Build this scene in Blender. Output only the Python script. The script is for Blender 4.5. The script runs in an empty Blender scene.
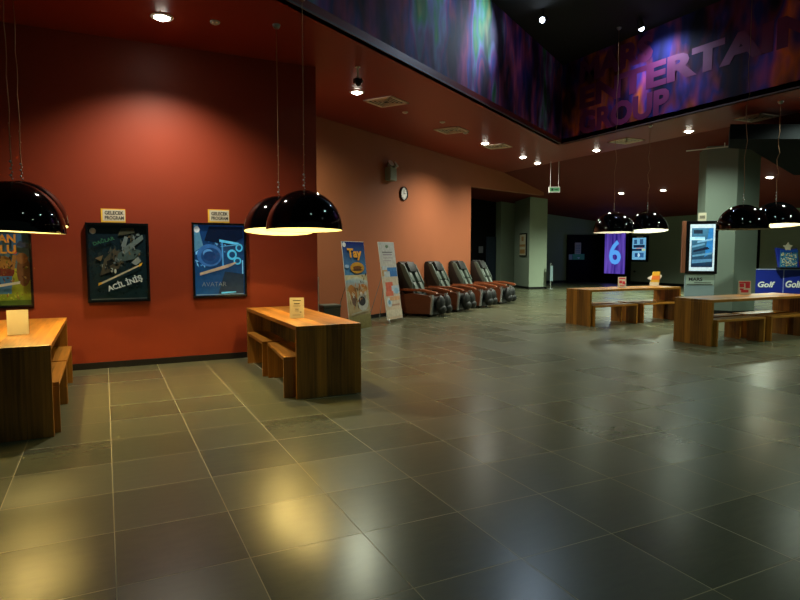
import bpy, bmesh, math, random
from mathutils import Vector, Matrix
random.seed(7)
C = bpy.context.scene.collection
PI = math.pi
ZC = 4.26            # height of the red ceiling
ZV = 6.2             # height of the dark void over the middle of the hall

# ------------------------------------------------------------------ materials
def lin(c):
    return tuple(((v/255)/12.92 if v/255 <= .04045 else ((v/255+.055)/1.055)**2.4) for v in c)
MATS = {}
def mat(name, col=(128,128,128), rough=.5, metal=0, spec=.5, var=0, scale=6, emit=0, coat=0, bump=0, stretch=(1,1,1)):
    """plain principled material with a procedural noise variation of colour and relief"""
    if name in MATS: return MATS[name]
    m = bpy.data.materials.new(name); m.use_nodes = True; MATS[name] = m
    nt = m.node_tree; b = nt.nodes['Principled BSDF']
    c = lin(col)
    b.inputs['Base Color'].default_value = (*c, 1)
    b.inputs['Roughness'].default_value = rough
    b.inputs['Metallic'].default_value = metal
    b.inputs['Specular IOR Level'].default_value = spec
    if coat: b.inputs['Coat Weight'].default_value = coat; b.inputs['Coat Roughness'].default_value = .06
    if emit:
        b.inputs['Emission Color'].default_value = (*c, 1); b.inputs['Emission Strength'].default_value = emit
    tc = nt.nodes.new('ShaderNodeTexCoord'); mp = nt.nodes.new('ShaderNodeMapping'); n = nt.nodes.new('ShaderNodeTexNoise')
    mp.inputs['Scale'].default_value = stretch
    n.inputs['Scale'].default_value = scale; n.inputs['Detail'].default_value = 4
    nt.links.new(tc.outputs['Object'], mp.inputs['Vector']); nt.links.new(mp.outputs['Vector'], n.inputs['Vector'])
    if var:
        mx = nt.nodes.new('ShaderNodeMix'); mx.data_type = 'RGBA'
        mx.inputs['A'].default_value = (*[v*(1-var) for v in c], 1)
        mx.inputs['B'].default_value = (*[min(1, v*(1+var)) for v in c], 1)
        nt.links.new(n.outputs['Fac'], mx.inputs['Factor']); nt.links.new(mx.outputs['Result'], b.inputs['Base Color'])
    if bump:
        bp = nt.nodes.new('ShaderNodeBump'); bp.inputs['Strength'].default_value = bump; bp.inputs['Distance'].default_value = .01
        nt.links.new(n.outputs['Fac'], bp.inputs['Height']); nt.links.new(bp.outputs['Normal'], b.inputs['Normal'])
    return m

def math_node(nt, op, a, b=None, c=None):
    n = nt.nodes.new('ShaderNodeMath'); n.operation = op
    for i, v in enumerate((a, b, c)):
        if v is None: continue
        if isinstance(v, (int, float)): n.inputs[i].default_value = v
        else: nt.links.new(v, n.inputs[i])
    return n.outputs[0]

def floor_material():
    m = bpy.data.materials.new('floor_tiles'); m.use_nodes = True
    nt = m.node_tree; b = nt.nodes['Principled BSDF']
    tc = nt.nodes.new('ShaderNodeTexCoord'); sp = nt.nodes.new('ShaderNodeSeparateXYZ')
    nt.links.new(tc.outputs['Object'], sp.inputs[0])
    u = math_node(nt, 'DIVIDE', sp.outputs['X'], .6)
    v = math_node(nt, 'DIVIDE', math_node(nt, 'ADD', sp.outputs['Y'], 60-2.3), .6)
    u = math_node(nt, 'ADD', u, 100)
    fu = math_node(nt, 'FRACT', u); fv = math_node(nt, 'FRACT', v)
    du = math_node(nt, 'MINIMUM', fu, math_node(nt, 'SUBTRACT', 1, fu))
    dv = math_node(nt, 'MINIMUM', fv, math_node(nt, 'SUBTRACT', 1, fv))
    d = math_node(nt, 'MINIMUM', du, dv)
    g = math_node(nt, 'LESS_THAN', d, .0042)
    cb = nt.nodes.new('ShaderNodeCombineXYZ')
    nt.links.new(math_node(nt, 'FLOOR', u), cb.inputs[0]); nt.links.new(math_node(nt, 'FLOOR', v), cb.inputs[1])
    wn = nt.nodes.new('ShaderNodeTexWhiteNoise'); wn.noise_dimensions = '3D'; nt.links.new(cb.outputs[0], wn.inputs['Vector'])
    ns = nt.nodes.new('ShaderNodeTexNoise'); ns.inputs['Scale'].default_value = 7; ns.inputs['Detail'].default_value = 8; ns.inputs['Roughness'].default_value = .7
    mp = nt.nodes.new('ShaderNodeMapping'); mp.inputs['Scale'].default_value = (1, 3.2, 1)
    off = nt.nodes.new('ShaderNodeVectorMath'); off.operation = 'MULTIPLY_ADD'
    nt.links.new(wn.outputs['Color'], off.inputs[0]); off.inputs[1].default_value = (0, 0, 0); nt.links.new(tc.outputs['Object'], off.inputs[2])
    nt.links.new(off.outputs[0], mp.inputs['Vector']); nt.links.new(mp.outputs[0], ns.inputs['Vector'])
    cr = nt.nodes.new('ShaderNodeValToRGB')
    cr.color_ramp.elements[0].position = .2; cr.color_ramp.elements[0].color = (*lin((74, 75, 58)), 1)
    cr.color_ramp.elements[1].position = .8; cr.color_ramp.elements[1].color = (*lin((88, 89, 68)), 1)
    k = math_node(nt, 'ADD', ns.outputs['Fac'], math_node(nt, 'MULTIPLY', math_node(nt, 'SUBTRACT', wn.outputs['Value'], .5), .12))
    nt.links.new(k, cr.inputs['Fac'])
    mx = nt.nodes.new('ShaderNodeMix'); mx.data_type = 'RGBA'
    nt.links.new(g, mx.inputs['Factor']); nt.links.new(cr.outputs['Color'], mx.inputs['A']); mx.inputs['B'].default_value = (*lin((168, 158, 128)), 1)
    nt.links.new(mx.outputs['Result'], b.inputs['Base Color'])
    r = math_node(nt, 'ADD', math_node(nt, 'MULTIPLY', ns.outputs['Fac'], 0), math_node(nt, 'MULTIPLY_ADD', wn.outputs['Value'], .05, .255))
    r = math_node(nt, 'ADD', r, math_node(nt, 'MULTIPLY', g, .5))
    nt.links.new(r, b.inputs['Roughness'])
    b.inputs['Specular IOR Level'].default_value = .28
    # every tile lies a hair out of level
    gm = nt.nodes.new('ShaderNodeNewGeometry')
    vm = nt.nodes.new('ShaderNodeVectorMath'); vm.operation = 'SUBTRACT'; nt.links.new(wn.outputs['Color'], vm.inputs[0]); vm.inputs[1].default_value = (.5, .5, .5)
    v2 = nt.nodes.new('ShaderNodeVectorMath'); v2.operation = 'MULTIPLY_ADD'
    nt.links.new(vm.outputs[0], v2.inputs[0]); v2.inputs[1].default_value = (.014, .014, 0); nt.links.new(gm.outputs['Normal'], v2.inputs[2])
    v3 = nt.nodes.new('ShaderNodeVectorMath'); v3.operation = 'NORMALIZE'; nt.links.new(v2.outputs[0], v3.inputs[0])
    nt.links.new(v3.outputs[0], b.inputs['Normal'])
    return m

def wood_material(name, a, bcol, stave=.105):
    """staves side by side across local X, grain running along Y and Z"""
    m = bpy.data.materials.new(name); m.use_nodes = True
    nt = m.node_tree; b = nt.nodes['Principled BSDF']
    tc = nt.nodes.new('ShaderNodeTexCoord'); sp = nt.nodes.new('ShaderNodeSeparateXYZ'); nt.links.new(tc.outputs['Object'], sp.inputs[0])
    s = math_node(nt, 'FLOOR', math_node(nt, 'DIVIDE', math_node(nt, 'ADD', sp.outputs['X'], 5.03), stave))
    wn = nt.nodes.new('ShaderNodeTexWhiteNoise'); wn.noise_dimensions = '1D'; nt.links.new(s, wn.inputs['W'])
    mp = nt.nodes.new('ShaderNodeMapping'); mp.inputs['Scale'].default_value = (38, 1.6, 1.6)
    ad = nt.nodes.new('ShaderNodeVectorMath'); ad.operation = 'MULTIPLY_ADD'
    nt.links.new(wn.outputs['Color'], ad.inputs[0]); ad.inputs[1].default_value = (7, 7, 7); nt.links.new(tc.outputs['Object'], ad.inputs[2])
    nt.links.new(ad.outputs[0], mp.inputs['Vector'])
    n = nt.nodes.new('ShaderNodeTexNoise'); n.inputs['Scale'].default_value = 1; n.inputs['Detail'].default_value = 6; n.inputs['Distortion'].default_value = .6
    nt.links.new(mp.outputs[0], n.inputs['Vector'])
    k = math_node(nt, 'ADD', math_node(nt, 'MULTIPLY', n.outputs['Fac'], .7), math_node(nt, 'MULTIPLY_ADD', wn.outputs['Value'], .55, -.12))
    cr = nt.nodes.new('ShaderNodeValToRGB')
    cr.color_ramp.elements[0].position = .1; cr.color_ramp.elements[0].color = (*lin(a), 1)
    cr.color_ramp.elements[1].position = .9; cr.color_ramp.elements[1].color = (*lin(bcol), 1)
    nt.links.new(k, cr.inputs['Fac']); nt.links.new(cr.outputs['Color'], b.inputs['Base Color'])
    b.inputs['Roughness'].default_value = .34; b.inputs['Specular IOR Level'].default_value = .45
    bp = nt.nodes.new('ShaderNodeBump'); bp.inputs['Strength'].default_value = .08; bp.inputs['Distance'].default_value = .003
    nt.links.new(n.outputs['Fac'], bp.inputs['Height']); nt.links.new(bp.outputs[0], b.inputs['Normal'])
    return m

def mural_material(name, axis, stops, dots):
    """printed mural: long vertical smears of colour and round light dots; axis = the wall's own run"""
    m = bpy.data.materials.new(name); m.use_nodes = True
    nt = m.node_tree; b = nt.nodes['Principled BSDF']
    tc = nt.nodes.new('ShaderNodeTexCoord'); sp = nt.nodes.new('ShaderNodeSeparateXYZ'); nt.links.new(tc.outputs['Object'], sp.inputs[0])
    cb = nt.nodes.new('ShaderNodeCombineXYZ'); nt.links.new(sp.outputs[axis], cb.inputs[0]); nt.links.new(sp.outputs['Z'], cb.inputs[1])
    def noise(sc, st, w):
        mp = nt.nodes.new('ShaderNodeMapping'); mp.inputs['Scale'].default_value = st; mp.inputs['Location'].default_value = (w, w*1.7, 0)
        nt.links.new(cb.outputs[0], mp.inputs['Vector'])
        n = nt.nodes.new('ShaderNodeTexNoise'); n.inputs['Scale'].default_value = sc; n.inputs['Detail'].default_value = 3
        nt.links.new(mp.outputs[0], n.inputs['Vector']); return n.outputs['Fac']
    hue = noise(1, (1.0, .4, 1), 3.1)
    cr = nt.nodes.new('ShaderNodeValToRGB'); e = cr.color_ramp.elements
    e[0].position = stops[0][0]; e[0].color = (*lin(stops[0][1]), 1); e[1].position = stops[-1][0]; e[1].color = (*lin(stops[-1][1]), 1)
    for p, c in stops[1:-1]:
        q = e.new(p); q.color = (*lin(c), 1)
    nt.links.new(hue, cr.inputs['Fac'])
    val = noise(1, (1.5, .6, 1), 8.4)
    val = math_node(nt, 'MULTIPLY', math_node(nt, 'MAXIMUM', math_node(nt, 'MULTIPLY_ADD', val, 5.0, -1.95), .12), 2.7)
    fine = noise(1, (7, 1.0, 1), 1.4)
    val = math_node(nt, 'MULTIPLY', val, math_node(nt, 'MULTIPLY_ADD', fine, .8, .5))
    # round dots
    vo = nt.nodes.new('ShaderNodeTexVoronoi'); vo.inputs['Scale'].default_value = 1.7; nt.links.new(cb.outputs[0], vo.inputs['Vector'])
    dt = math_node(nt, 'MULTIPLY', math_node(nt, 'LESS_THAN', vo.outputs['Distance'], .36), dots)
    val = math_node(nt, 'ADD', val, dt)
    mx = nt.nodes.new('ShaderNodeVectorMath'); mx.operation = 'SCALE'
    nt.links.new(cr.outputs['Color'], mx.inputs[0]); nt.links.new(val, mx.inputs['Scale'])
    nt.links.new(mx.outputs[0], b.inputs['Base Color'])
    b.inputs['Roughness'].default_value = .75
    b.inputs['Specular IOR Level'].default_value = .25
    return m

def print_material(name, emit=0, rough=.25):
    """printed artwork: colours come from the print's own colour attribute"""
    m = bpy.data.materials.new(name); m.use_nodes = True
    nt = m.node_tree; b = nt.nodes['Principled BSDF']
    a = nt.nodes.new('ShaderNodeVertexColor'); a.layer_name = 'ink'
    tc = nt.nodes.new('ShaderNodeTexCoord'); n = nt.nodes.new('ShaderNodeTexNoise'); n.inputs['Scale'].default_value = 14; n.inputs['Detail'].default_value = 5
    nt.links.new(tc.outputs['Object'], n.inputs['Vector'])
    mx = nt.nodes.new('ShaderNodeMix'); mx.data_type = 'RGBA'; mx.blend_type = 'MULTIPLY'; mx.inputs['Factor'].default_value = .3
    cr = nt.nodes.new('ShaderNodeValToRGB'); cr.color_ramp.elements[0].position = .35; cr.color_ramp.elements[0].color = (.35, .35, .35, 1); cr.color_ramp.elements[1].position = .6
    nt.links.new(n.outputs['Fac'], cr.inputs['Fac'])
    nt.links.new(a.outputs['Color'], mx.inputs['A']); nt.links.new(cr.outputs['Color'], mx.inputs['B'])
    nt.links.new(mx.outputs['Result'], b.inputs['Base Color'])
    b.inputs['Roughness'].default_value = rough
    if emit:
        nt.links.new(mx.outputs['Result'], b.inputs['Emission Color']); b.inputs['Emission Strength'].default_value = emit
    return m

M = dict(
    floor=floor_material(),
    wood=wood_material('oiled_wood', (46, 25, 9), (198, 132, 48)),
    redwall=mat('red_wall_paint', (128, 46, 21), .5, spec=.35, var=.06, scale=2.5, bump=.05),
    tanwall=mat('cool_lit_wall_paint', (166, 100, 66), .55, spec=.3, var=.07, scale=1.3, bump=.05),  # tan cast of the cool light is put into this red-orange paint
    redceil=mat('red_ceiling_paint', (140, 48, 30), .42, spec=.4, var=.05, scale=2),
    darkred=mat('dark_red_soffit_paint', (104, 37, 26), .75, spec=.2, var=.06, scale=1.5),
    void=mat('black_void_paint', (15, 15, 18), .8, var=.2, scale=1),
    grey=mat('grey_green_wall_paint', (142, 156, 134), .6, var=.06, scale=1.4),
    greydark=mat('dark_grey_wall_paint', (64, 74, 72), .6, var=.06, scale=1.4),
    colgrey=mat('pillar_paint', (146, 158, 138), .55, var=.05, scale=1.6),
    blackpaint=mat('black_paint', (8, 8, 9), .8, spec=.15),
    navydoor=mat('navy_door_paint', (34, 46, 62), .5),
    skirting=mat('black_skirting', (22, 20, 20), .35),
    domeout=mat('black_gloss_lacquer', (4, 4, 5), .05, spec=.35),
    domein=mat('white_enamel', (180, 176, 160), .5),
    steel=mat('brushed_steel', (190, 190, 186), .3, metal=1),
    wire=mat('copper_cable', (176, 132, 98), .4, metal=.6),
    crystal=mat('clear_bead', (225, 228, 230), .08, metal=.4),
    bulb=mat('warm_bulb', (255, 226, 170), .4, emit=8),
    lens=mat('downlight_lens', (255, 250, 232), .4, emit=30),
    ring=mat('white_trim_ring', (226, 222, 210), .5),
    vent=mat('vent_enamel', (236, 222, 198), .5),
    ventdark=mat('vent_shade', (34, 28, 24), .7),  # dark colour stands in for the shade inside the vents
    blackplastic=mat('black_plastic', (20, 20, 22), .35),
    whiteplastic=mat('white_plastic', (226, 226, 220), .4),
    leather=mat('black_leather', (16, 19, 18), .5, var=.15, scale=20, bump=.15),
    leathergrey=mat('grey_green_leather', (74, 86, 76), .4, var=.12, scale=20, bump=.15),
    chairwood=mat('red_brown_veneer', (96, 52, 32), .32, var=.22, scale=3, stretch=(1, 1, 9)),
    armwood=mat('polished_arm_wood', (130, 70, 42), .22, var=.15, scale=4),
    chrome=mat('silver_trim', (200, 204, 202), .25, metal=.7),
    frame=mat('black_frame_gloss', (10, 10, 12), .2),
    paper=mat('white_paper', (204, 196, 174), .6, var=.03, scale=9),
    yellowpaper=mat('yellow_card', (228, 176, 48), .6),
    ink=mat('black_ink', (24, 24, 26), .6),
    red=mat('red_print', (196, 40, 52), .5),
    orange=mat('orange_print', (232, 124, 54), .5),
    golfblue=mat('royal_blue_panel', (28, 44, 148), .35, var=.05, scale=3),
    white=mat('white_print', (240, 240, 240), .5),
    gold=mat('gold_letter', (232, 158, 48), .4),
    silverletter=mat('pale_silver_letter', (196, 208, 210), .4),
    greenletter=mat('dark_green_letter', (36, 92, 64), .5),
    magenta=mat('magenta_letter', (122, 42, 94), .6, var=.85, scale=1.1),
    violet=mat('violet_letter', (92, 40, 104), .45, var=.75, scale=1.3),
    exitgreen=mat('green_lit_sign', (80, 150, 100), .4, emit=.3),
    bluescreen6=mat('light_blue_screen_digit', (86, 160, 240), .4, emit=1.0),
    kioskbrown=mat('brown_side_panel', (122, 74, 52), .4),
    kioskgrey=mat('pale_blue_grey_panel', (120, 140, 146), .4),
    bin=mat('grey_plastic', (96, 96, 86), .5),
    ball=mat('brown_leather_ball', (120, 52, 40), .45),
    print=print_material('printed_art'),
    printlit=print_material('backlit_art', emit=.38),
    screen=print_material('screen_art', emit=1.0),
    fixture=mat('spot_fixture', (40, 40, 44), .4),
    spotlens=mat('cold_spot_lens', (225, 240, 255), .3, emit=22),
)
m6 = bpy.data.materials.new('violet_curtain_screen'); m6.use_nodes = True
def _six():
    nt = m6.node_tree; b = nt.nodes['Principled BSDF']
    tc = nt.nodes.new('ShaderNodeTexCoord'); mp = nt.nodes.new('ShaderNodeMapping'); mp.inputs['Scale'].default_value = (6, 6, .6)
    n = nt.nodes.new('ShaderNodeTexNoise'); n.inputs['Scale'].default_value = 1; n.inputs['Detail'].default_value = 3
    nt.links.new(tc.outputs['Object'], mp.inputs[0]); nt.links.new(mp.outputs[0], n.inputs['Vector'])
    cr = nt.nodes.new('ShaderNodeValToRGB'); cr.color_ramp.elements[0].position = .3; cr.color_ramp.elements[0].color = (*lin((42, 30, 132)), 1)
    cr.color_ramp.elements[1].position = .7; cr.color_ramp.elements[1].color = (*lin((122, 92, 214)), 1)
    nt.links.new(n.outputs['Fac'], cr.inputs[0]); nt.links.new(cr.outputs[0], b.inputs['Base Color']); nt.links.new(cr.outputs[0], b.inputs['Emission Color'])
    b.inputs['Emission Strength'].default_value = .7
_six()
M['six'] = m6
M['muralL'] = mural_material('mural_print_left', 'X', [(.30, (20, 22, 60)), (.39, (30, 32, 96)), (.44, (84, 40, 96)), (.485, (128, 56, 92)), (.52, (56, 60, 120)), (.555, (110, 60, 120)), (.59, (100, 110, 150)), (.63, (50, 120, 80)), (.7, (150, 130, 70))], .07)
M['muralR'] = mural_material('mural_print_right', 'Y', [(.30, (14, 14, 44)), (.42, (24, 24, 76)), (.47, (90, 34, 60)), (.51, (50, 40, 110)), (.55, (110, 44, 84)), (.60, (170, 80, 40)), (.7, (60, 40, 90))], .06)

# ------------------------------------------------------------------ mesh helpers
def box(bm, x0, y0, z0, x1, y1, z1, bev=0, mtx=None):
    vs = [bm.verts.new(p) for p in ((x0,y0,z0),(x1,y0,z0),(x1,y1,z0),(x0,y1,z0),(x0,y0,z1),(x1,y0,z1),(x1,y1,z1),(x0,y1,z1))]
    fs = [bm.faces.new([vs[i] for i in f]) for f in ((3,2,1,0),(4,5,6,7),(0,1,5,4),(1,2,6,5),(2,3,7,6),(3,0,4,7))]
    if bev:
        es = list({e for f in fs for e in f.edges})
        r = bmesh.ops.bevel(bm, geom=es, offset=bev, segments=2, affect='EDGES', profile=.6)
        vs = list({v for f in r['faces'] for v in f.verts} | {v for v in vs if v.is_valid})
    if mtx is not None: bmesh.ops.transform(bm, matrix=mtx, verts=vs)
    return vs
def cyl(bm, p, q, r, r2=None, seg=16):
    p, q = Vector(p), Vector(q); d = q-p
    mt = Matrix.Translation((p+q)/2) @ d.to_track_quat('Z', 'Y').to_matrix().to_4x4()
    return bmesh.ops.create_cone(bm, cap_ends=True, segments=seg, radius1=r, radius2=r if r2 is None else r2, depth=d.length, matrix=mt)['verts']
def ball(bm, c, r, s=(1,1,1), u=16, v=10, rot=None):
    mt = Matrix.Translation(c) @ (rot.to_4x4() if rot else Matrix.Identity(4)) @ Matrix.Diagonal((*s, 1))
    return bmesh.ops.create_uvsphere(bm, u_segments=u, v_segments=v, radius=r, matrix=mt)['verts']
def lathe(bm, prof, seg=48):
    rings = []
    for r, z in prof:
        if r < 1e-5: rings.append([bm.verts.new((0,0,z))])
        else: rings.append([bm.verts.new((r*math.cos(2*PI*i/seg), r*math.sin(2*PI*i/seg), z)) for i in range(seg)])
    for a, b in zip(rings, rings[1:]):
        for i in range(seg):
            j = (i+1) % seg
            if len(a) == 1 and len(b) == 1: continue
            if len(a) == 1: bm.faces.new((a[0], b[i], b[j]))
            elif len(b) == 1: bm.faces.new((a[i], b[0], a[j]))
            else: bm.faces.new((a[i], b[i], b[j], a[j]))
def prism(bm, pts, axis, a, b, bev=0):
    """extrude a 2-D outline along an axis between a and b"""
    def P(p, t):
        return {'X': (t, p[0], p[1]), 'Y': (p[0], t, p[1]), 'Z': (p[0], p[1], t)}[axis]
    A = [bm.verts.new(P(p, a)) for p in pts]; B = [bm.verts.new(P(p, b)) for p in pts]
    fs = [bm.faces.new(A), bm.faces.new(list(reversed(B)))]
    n = len(pts)
    for i in range(n): fs.append(bm.faces.new((A[i], B[i], B[(i+1) % n], A[(i+1) % n])))
    bmesh.ops.recalc_face_normals(bm, faces=fs)
    if bev:
        bmesh.ops.bevel(bm, geom=list({e for f in fs for e in f.edges}), offset=bev, segments=2, affect='EDGES', profile=.6)
def tube(bm, pts, r, seg=8):
    for p, q in zip(pts, pts[1:]): cyl(bm, p, q, r, seg=seg)
def obj(name, bm, m, parent=None, smooth=False, loc=None, rot=None):
    if callable(bm):
        b = bmesh.new(); bm(b); bm = b
    me = bpy.data.meshes.new(name)
    bmesh.ops.recalc_face_normals(bm, faces=bm.faces)
    bm.to_mesh(me); bm.free()
    if smooth:
        for p in me.polygons: p.use_smooth = True
        me.set_sharp_from_angle(angle=math.radians(40))
    me.materials.append(M[m] if isinstance(m, str) else m)
    o = bpy.data.objects.new(name, me); C.objects.link(o)
    if parent: o.parent = parent
    if loc: o.location = loc
    if rot: o.rotation_euler = rot
    return o
def thing(name, label, cat, loc=(0,0,0), rotz=0, group=None):
    o = bpy.data.objects.new(name, None); C.objects.link(o); o.empty_display_size = .1
    o.location = loc; o.rotation_euler = (0, 0, rotz); o['label'] = label; o['category'] = cat
    if group: o['group'] = group
    return o
def tag(o, label, cat, group=None):
    o['label'] = label; o['category'] = cat
    if group: o['group'] = group
    return o
def struct(name, bm, m, parent=None):
    o = obj(name, bm, m, parent)
    if not parent: o['kind'] = 'structure'
    return o
def dup(root, loc, rotz, label, group=None):
    def cp(o, par):
        c = o.copy(); C.objects.link(c); c.parent = par
        for ch in o.children: cp(ch, c)
        return c
    r = cp(root, None); r.location = loc; r.rotation_euler = (0, 0, rotz); r['label'] = label
    if group: r['group'] = group
    return r
def text(name, s, size, m, parent=None, loc=(0,0,0), rot=(PI/2,0,0), depth=.001, width=None, height=None, align='LEFT', bold=0, shear=0, top=False):
    cu = bpy.data.curves.new(name, 'FONT'); cu.body = s; cu.size = size; cu.extrude = depth; cu.align_x = align; cu.offset = bold; cu.shear = shear
    cu.resolution_u = 3
    t = bpy.data.objects.new(name, cu); C.objects.link(t)
    dg = bpy.context.evaluated_depsgraph_get(); dg.update()
    me = bpy.data.meshes.new_from_object(t.evaluated_get(dg)); bpy.data.objects.remove(t); bpy.data.curves.remove(cu)
    xs = [v.co.x for v in me.vertices]; ys = [v.co.y for v in me.vertices]
    sx = width/(max(xs)-min(xs)) if width else 1
    sy = height/(max(ys)-min(ys)) if height else sx
    x0, y0 = (min(xs) if width else 0), (min(ys) if height else 0)
    for v in me.vertices: v.co.x = (v.co.x-x0)*sx; v.co.y = (v.co.y-y0)*sy
    me.materials.clear(); me.materials.append(M[m] if isinstance(m, str) else m)
    o = bpy.data.objects.new(name, me); C.objects.link(o)
    if parent: o.parent = parent
    o.location = loc; o.rotation_euler = rot
    return o
def art(name, parent, w, h, items, m='print', loc=(0,0,0), rot=(0,0,0)):
    """a flat print in the local XZ plane facing -Y, lower left corner at 0,0; items in fractions of w and h, later ones lie a hair in front"""
    me = bpy.data.meshes.new(name); vs = []; fs = []; cols = []
    for k, it in enumerate(items):
        y = -.0002*k
        if it[0] == 'r': _, x0, z0, x1, z1, c = it; pts = [(x0,z0),(x1,z0),(x1,z1),(x0,z1)]
        elif it[0] == 'e':
            _, cx, cz, rx, rz, c = it; pts = [(cx+rx*math.cos(2*PI*i/20), cz+rz*math.sin(2*PI*i/20)) for i in range(20)]
        else: _, pts, c = it
        i0 = len(vs); vs += [(x*w, y, z*h) for x, z in pts]; fs.append(list(range(i0, i0+len(pts))))
        if isinstance(c, list): cols += c                    # one colour per corner
        else: cols += [c]*len(pts)
    me.from_pydata(vs, [], fs)
    ca = me.color_attributes.new('ink', 'FLOAT_COLOR', 'POINT')
    for i, c in enumerate(cols): ca.data[i].color = (*lin(c), 1)
    me.materials.append(M[m]); me.update()
    o = bpy.data.objects.new(name, me); C.objects.link(o); o.parent = parent; o.location = loc; o.rotation_euler = rot
    return o
def grad(bot, top): return [bot, bot, top, top]
def light(name, kind, loc, energy, col, parent=None, size=.05, angle=120, blend=1, target=None):
    l = bpy.data.lights.new(name, kind); l.energy = energy; l.color = col; l.shadow_soft_size = size
    if kind == 'SPOT': l.spot_size = math.radians(angle); l.spot_blend = blend
    o = bpy.data.objects.new(name, l); C.objects.link(o); o.location = loc
    if parent: o.parent = parent
    if target is not None: o.rotation_euler = (Vector(target)-Vector(loc)).to_track_quat('-Z', 'Y').to_euler()
    return o

# ------------------------------------------------------------------ setting
def quad(bm, *pts): bm.faces.new([bm.verts.new(p) for p in pts])
struct('floor', lambda bm: box(bm, -9, -5, -.1, 27, 28, 0), 'floor')
W = 8.73
struct('wall_back', lambda bm: box(bm, -9, W, 0, 2.9, W+.15, ZC), 'redwall')
struct('wall_return', lambda bm: box(bm, 2.75, W+.15, 0, 2.9, 11.0, ZC), 'redwall')
struct('baseboard_back', lambda bm: box(bm, -9, W-.014, 0, 2.9, W, .085, .003), 'skirting')
# oblique terracotta wall with its lintel over the passage
UA = math.atan2(15.30-11.409, 10.06-3.806); U = Vector((math.cos(UA), math.sin(UA), 0)); N = Vector((math.sin(UA), -math.cos(UA), 0))
OA = Vector((3.806, 11.409, 0)) - N*.25
def wallpt(t, d=0, z=0):
    p = OA + U*t + N*d; return (p.x, p.y, z)
T0, T1, T2 = -1.25, 7.56, 14.35
def oblique(bm, t0, t1, z0, z1, th=.2, d=0):
    vs = box(bm, t0, -th, z0, t1, 0, z1)
    mt = Matrix.Translation(OA+N*d) @ Matrix(((U.x, N.x, 0, 0), (U.y, N.y, 0, 0), (0, 0, 1, 0), (0, 0, 0, 1)))
    bmesh.ops.transform(bm, matrix=mt, verts=vs)
def tanw(bm):
    oblique(bm, T0, T1, 0, ZC)
    n0 = len(bm.verts); prism(bm, [(T1, 3.55), (T2, 3.84), (T2, ZC), (T1, ZC)], 'Y', -.2, 0)
    bm.verts.ensure_lookup_table()
    mt = Matrix.Translation(OA) @ Matrix(((U.x, N.x, 0, 0), (U.y, N.y, 0, 0), (0, 0, 1, 0), (0, 0, 0, 1)))
    bmesh.ops.transform(bm, matrix=mt, verts=bm.verts[n0:])
struct('wall_oblique', tanw, 'tanwall')
struct('baseboard_oblique', lambda bm: oblique(bm, T0+.2, T1, 0, .09, .012, .0125), 'skirting')
# ceiling with the hole of the void
def ceil(bm):
    pts = [(-9, -.22), (10.45, 12.02), (10.45, -5), (12.3, -5), (12.3, 26), (-9, 26)]
    prism(bm, pts, 'Z', ZC, ZC+.12)
struct('ceiling', ceil, 'redceil')
def slope(bm):
    prism(bm, [(12.3, ZC), (24.3, ZC-1.026), (24.3, ZC-.9), (12.3, ZC+.12)], 'Y', -5, 25)
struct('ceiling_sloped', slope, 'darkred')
struct('ceiling_void', lambda bm: prism(bm, [(-9, -5), (10.5, -5), (10.5, 12.3), (-9, .1)], 'Z', ZV, ZV+.1), 'void')
# murals round the void
MA = math.atan2(12.02+.22, 19.45)
mw = struct('wall_mural_left', lambda bm: box(bm, 0, 0, ZC, 22.98, .1, ZV), 'muralL'); mw.location = (-9, -.22, 0); mw.rotation_euler = (0, 0, MA)
struct('wall_mural_right', lambda bm: box(bm, 10.45, -5, ZC, 10.55, 12.02, ZV), 'muralR')
def edge(bm):
    vs = box(bm, 0, -.012, ZC-.006, 22.9, 0, ZC+.02)
    bmesh.ops.transform(bm, matrix=Matrix.Translation((-9, -.22, 0)) @ Matrix.Rotation(MA, 4, 'Z'), verts=vs)
    box(bm, 10.438, -5, ZC-.006, 10.45, 11.99, ZC+.02)
struct('trim_1', edge, mat('grey_edge_trim', (110, 92, 92), .5))
# far walls
struct('wall_far', lambda bm: box(bm, 24, -5, 0, 24.2, 24.8, 3.6), 'grey')
struct('wall_far_left', lambda bm: box(bm, 16, 24.6, 0, 24, 24.8, ZC), 'grey')
struct('baseboard_far', lambda bm: (box(bm, 23.985, -5, 0, 24, 24.58, .12), box(bm, 16, 24.585, 0, 23.98, 24.6, .12)), 'skirting')
def portal(bm):
    box(bm, 21.88, 24.45, 0, 23.9, 24.59, 2.5, .01)
    box(bm, 23.86, 22.2, 0, 23.98, 24.44, 2.68, .01)
struct('door_1', portal, 'blackpaint')
# passage behind the lintel
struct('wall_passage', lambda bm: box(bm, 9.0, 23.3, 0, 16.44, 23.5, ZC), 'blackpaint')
struct('wall_passage_pier', lambda bm: box(bm, 16.45, 22.9, 0, 17.4, 23.6, ZC), 'grey')
struct('door_2', lambda bm: (box(bm, 15.9, 23.24, 0, 16.43, 23.3, 2.3, .01), box(bm, 15.96, 23.225, .1, 16.38, 23.24, 2.2, .005)), 'navydoor')
def col1(bm):
    prism(bm, [(16.28, 20.6), (17.12, 20.48), (17.45, 22.3), (16.85, 22.4)], 'Z', 0, ZC)
struct('wall_pillar_passage', col1, 'colgrey')
def col1b(bm): prism(bm, [(16.26, 20.585), (17.135, 20.46), (17.46, 22.3), (16.84, 22.41)], 'Z', 0, .09)
struct('baseboard_pillar', col1b, 'skirting')
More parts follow.
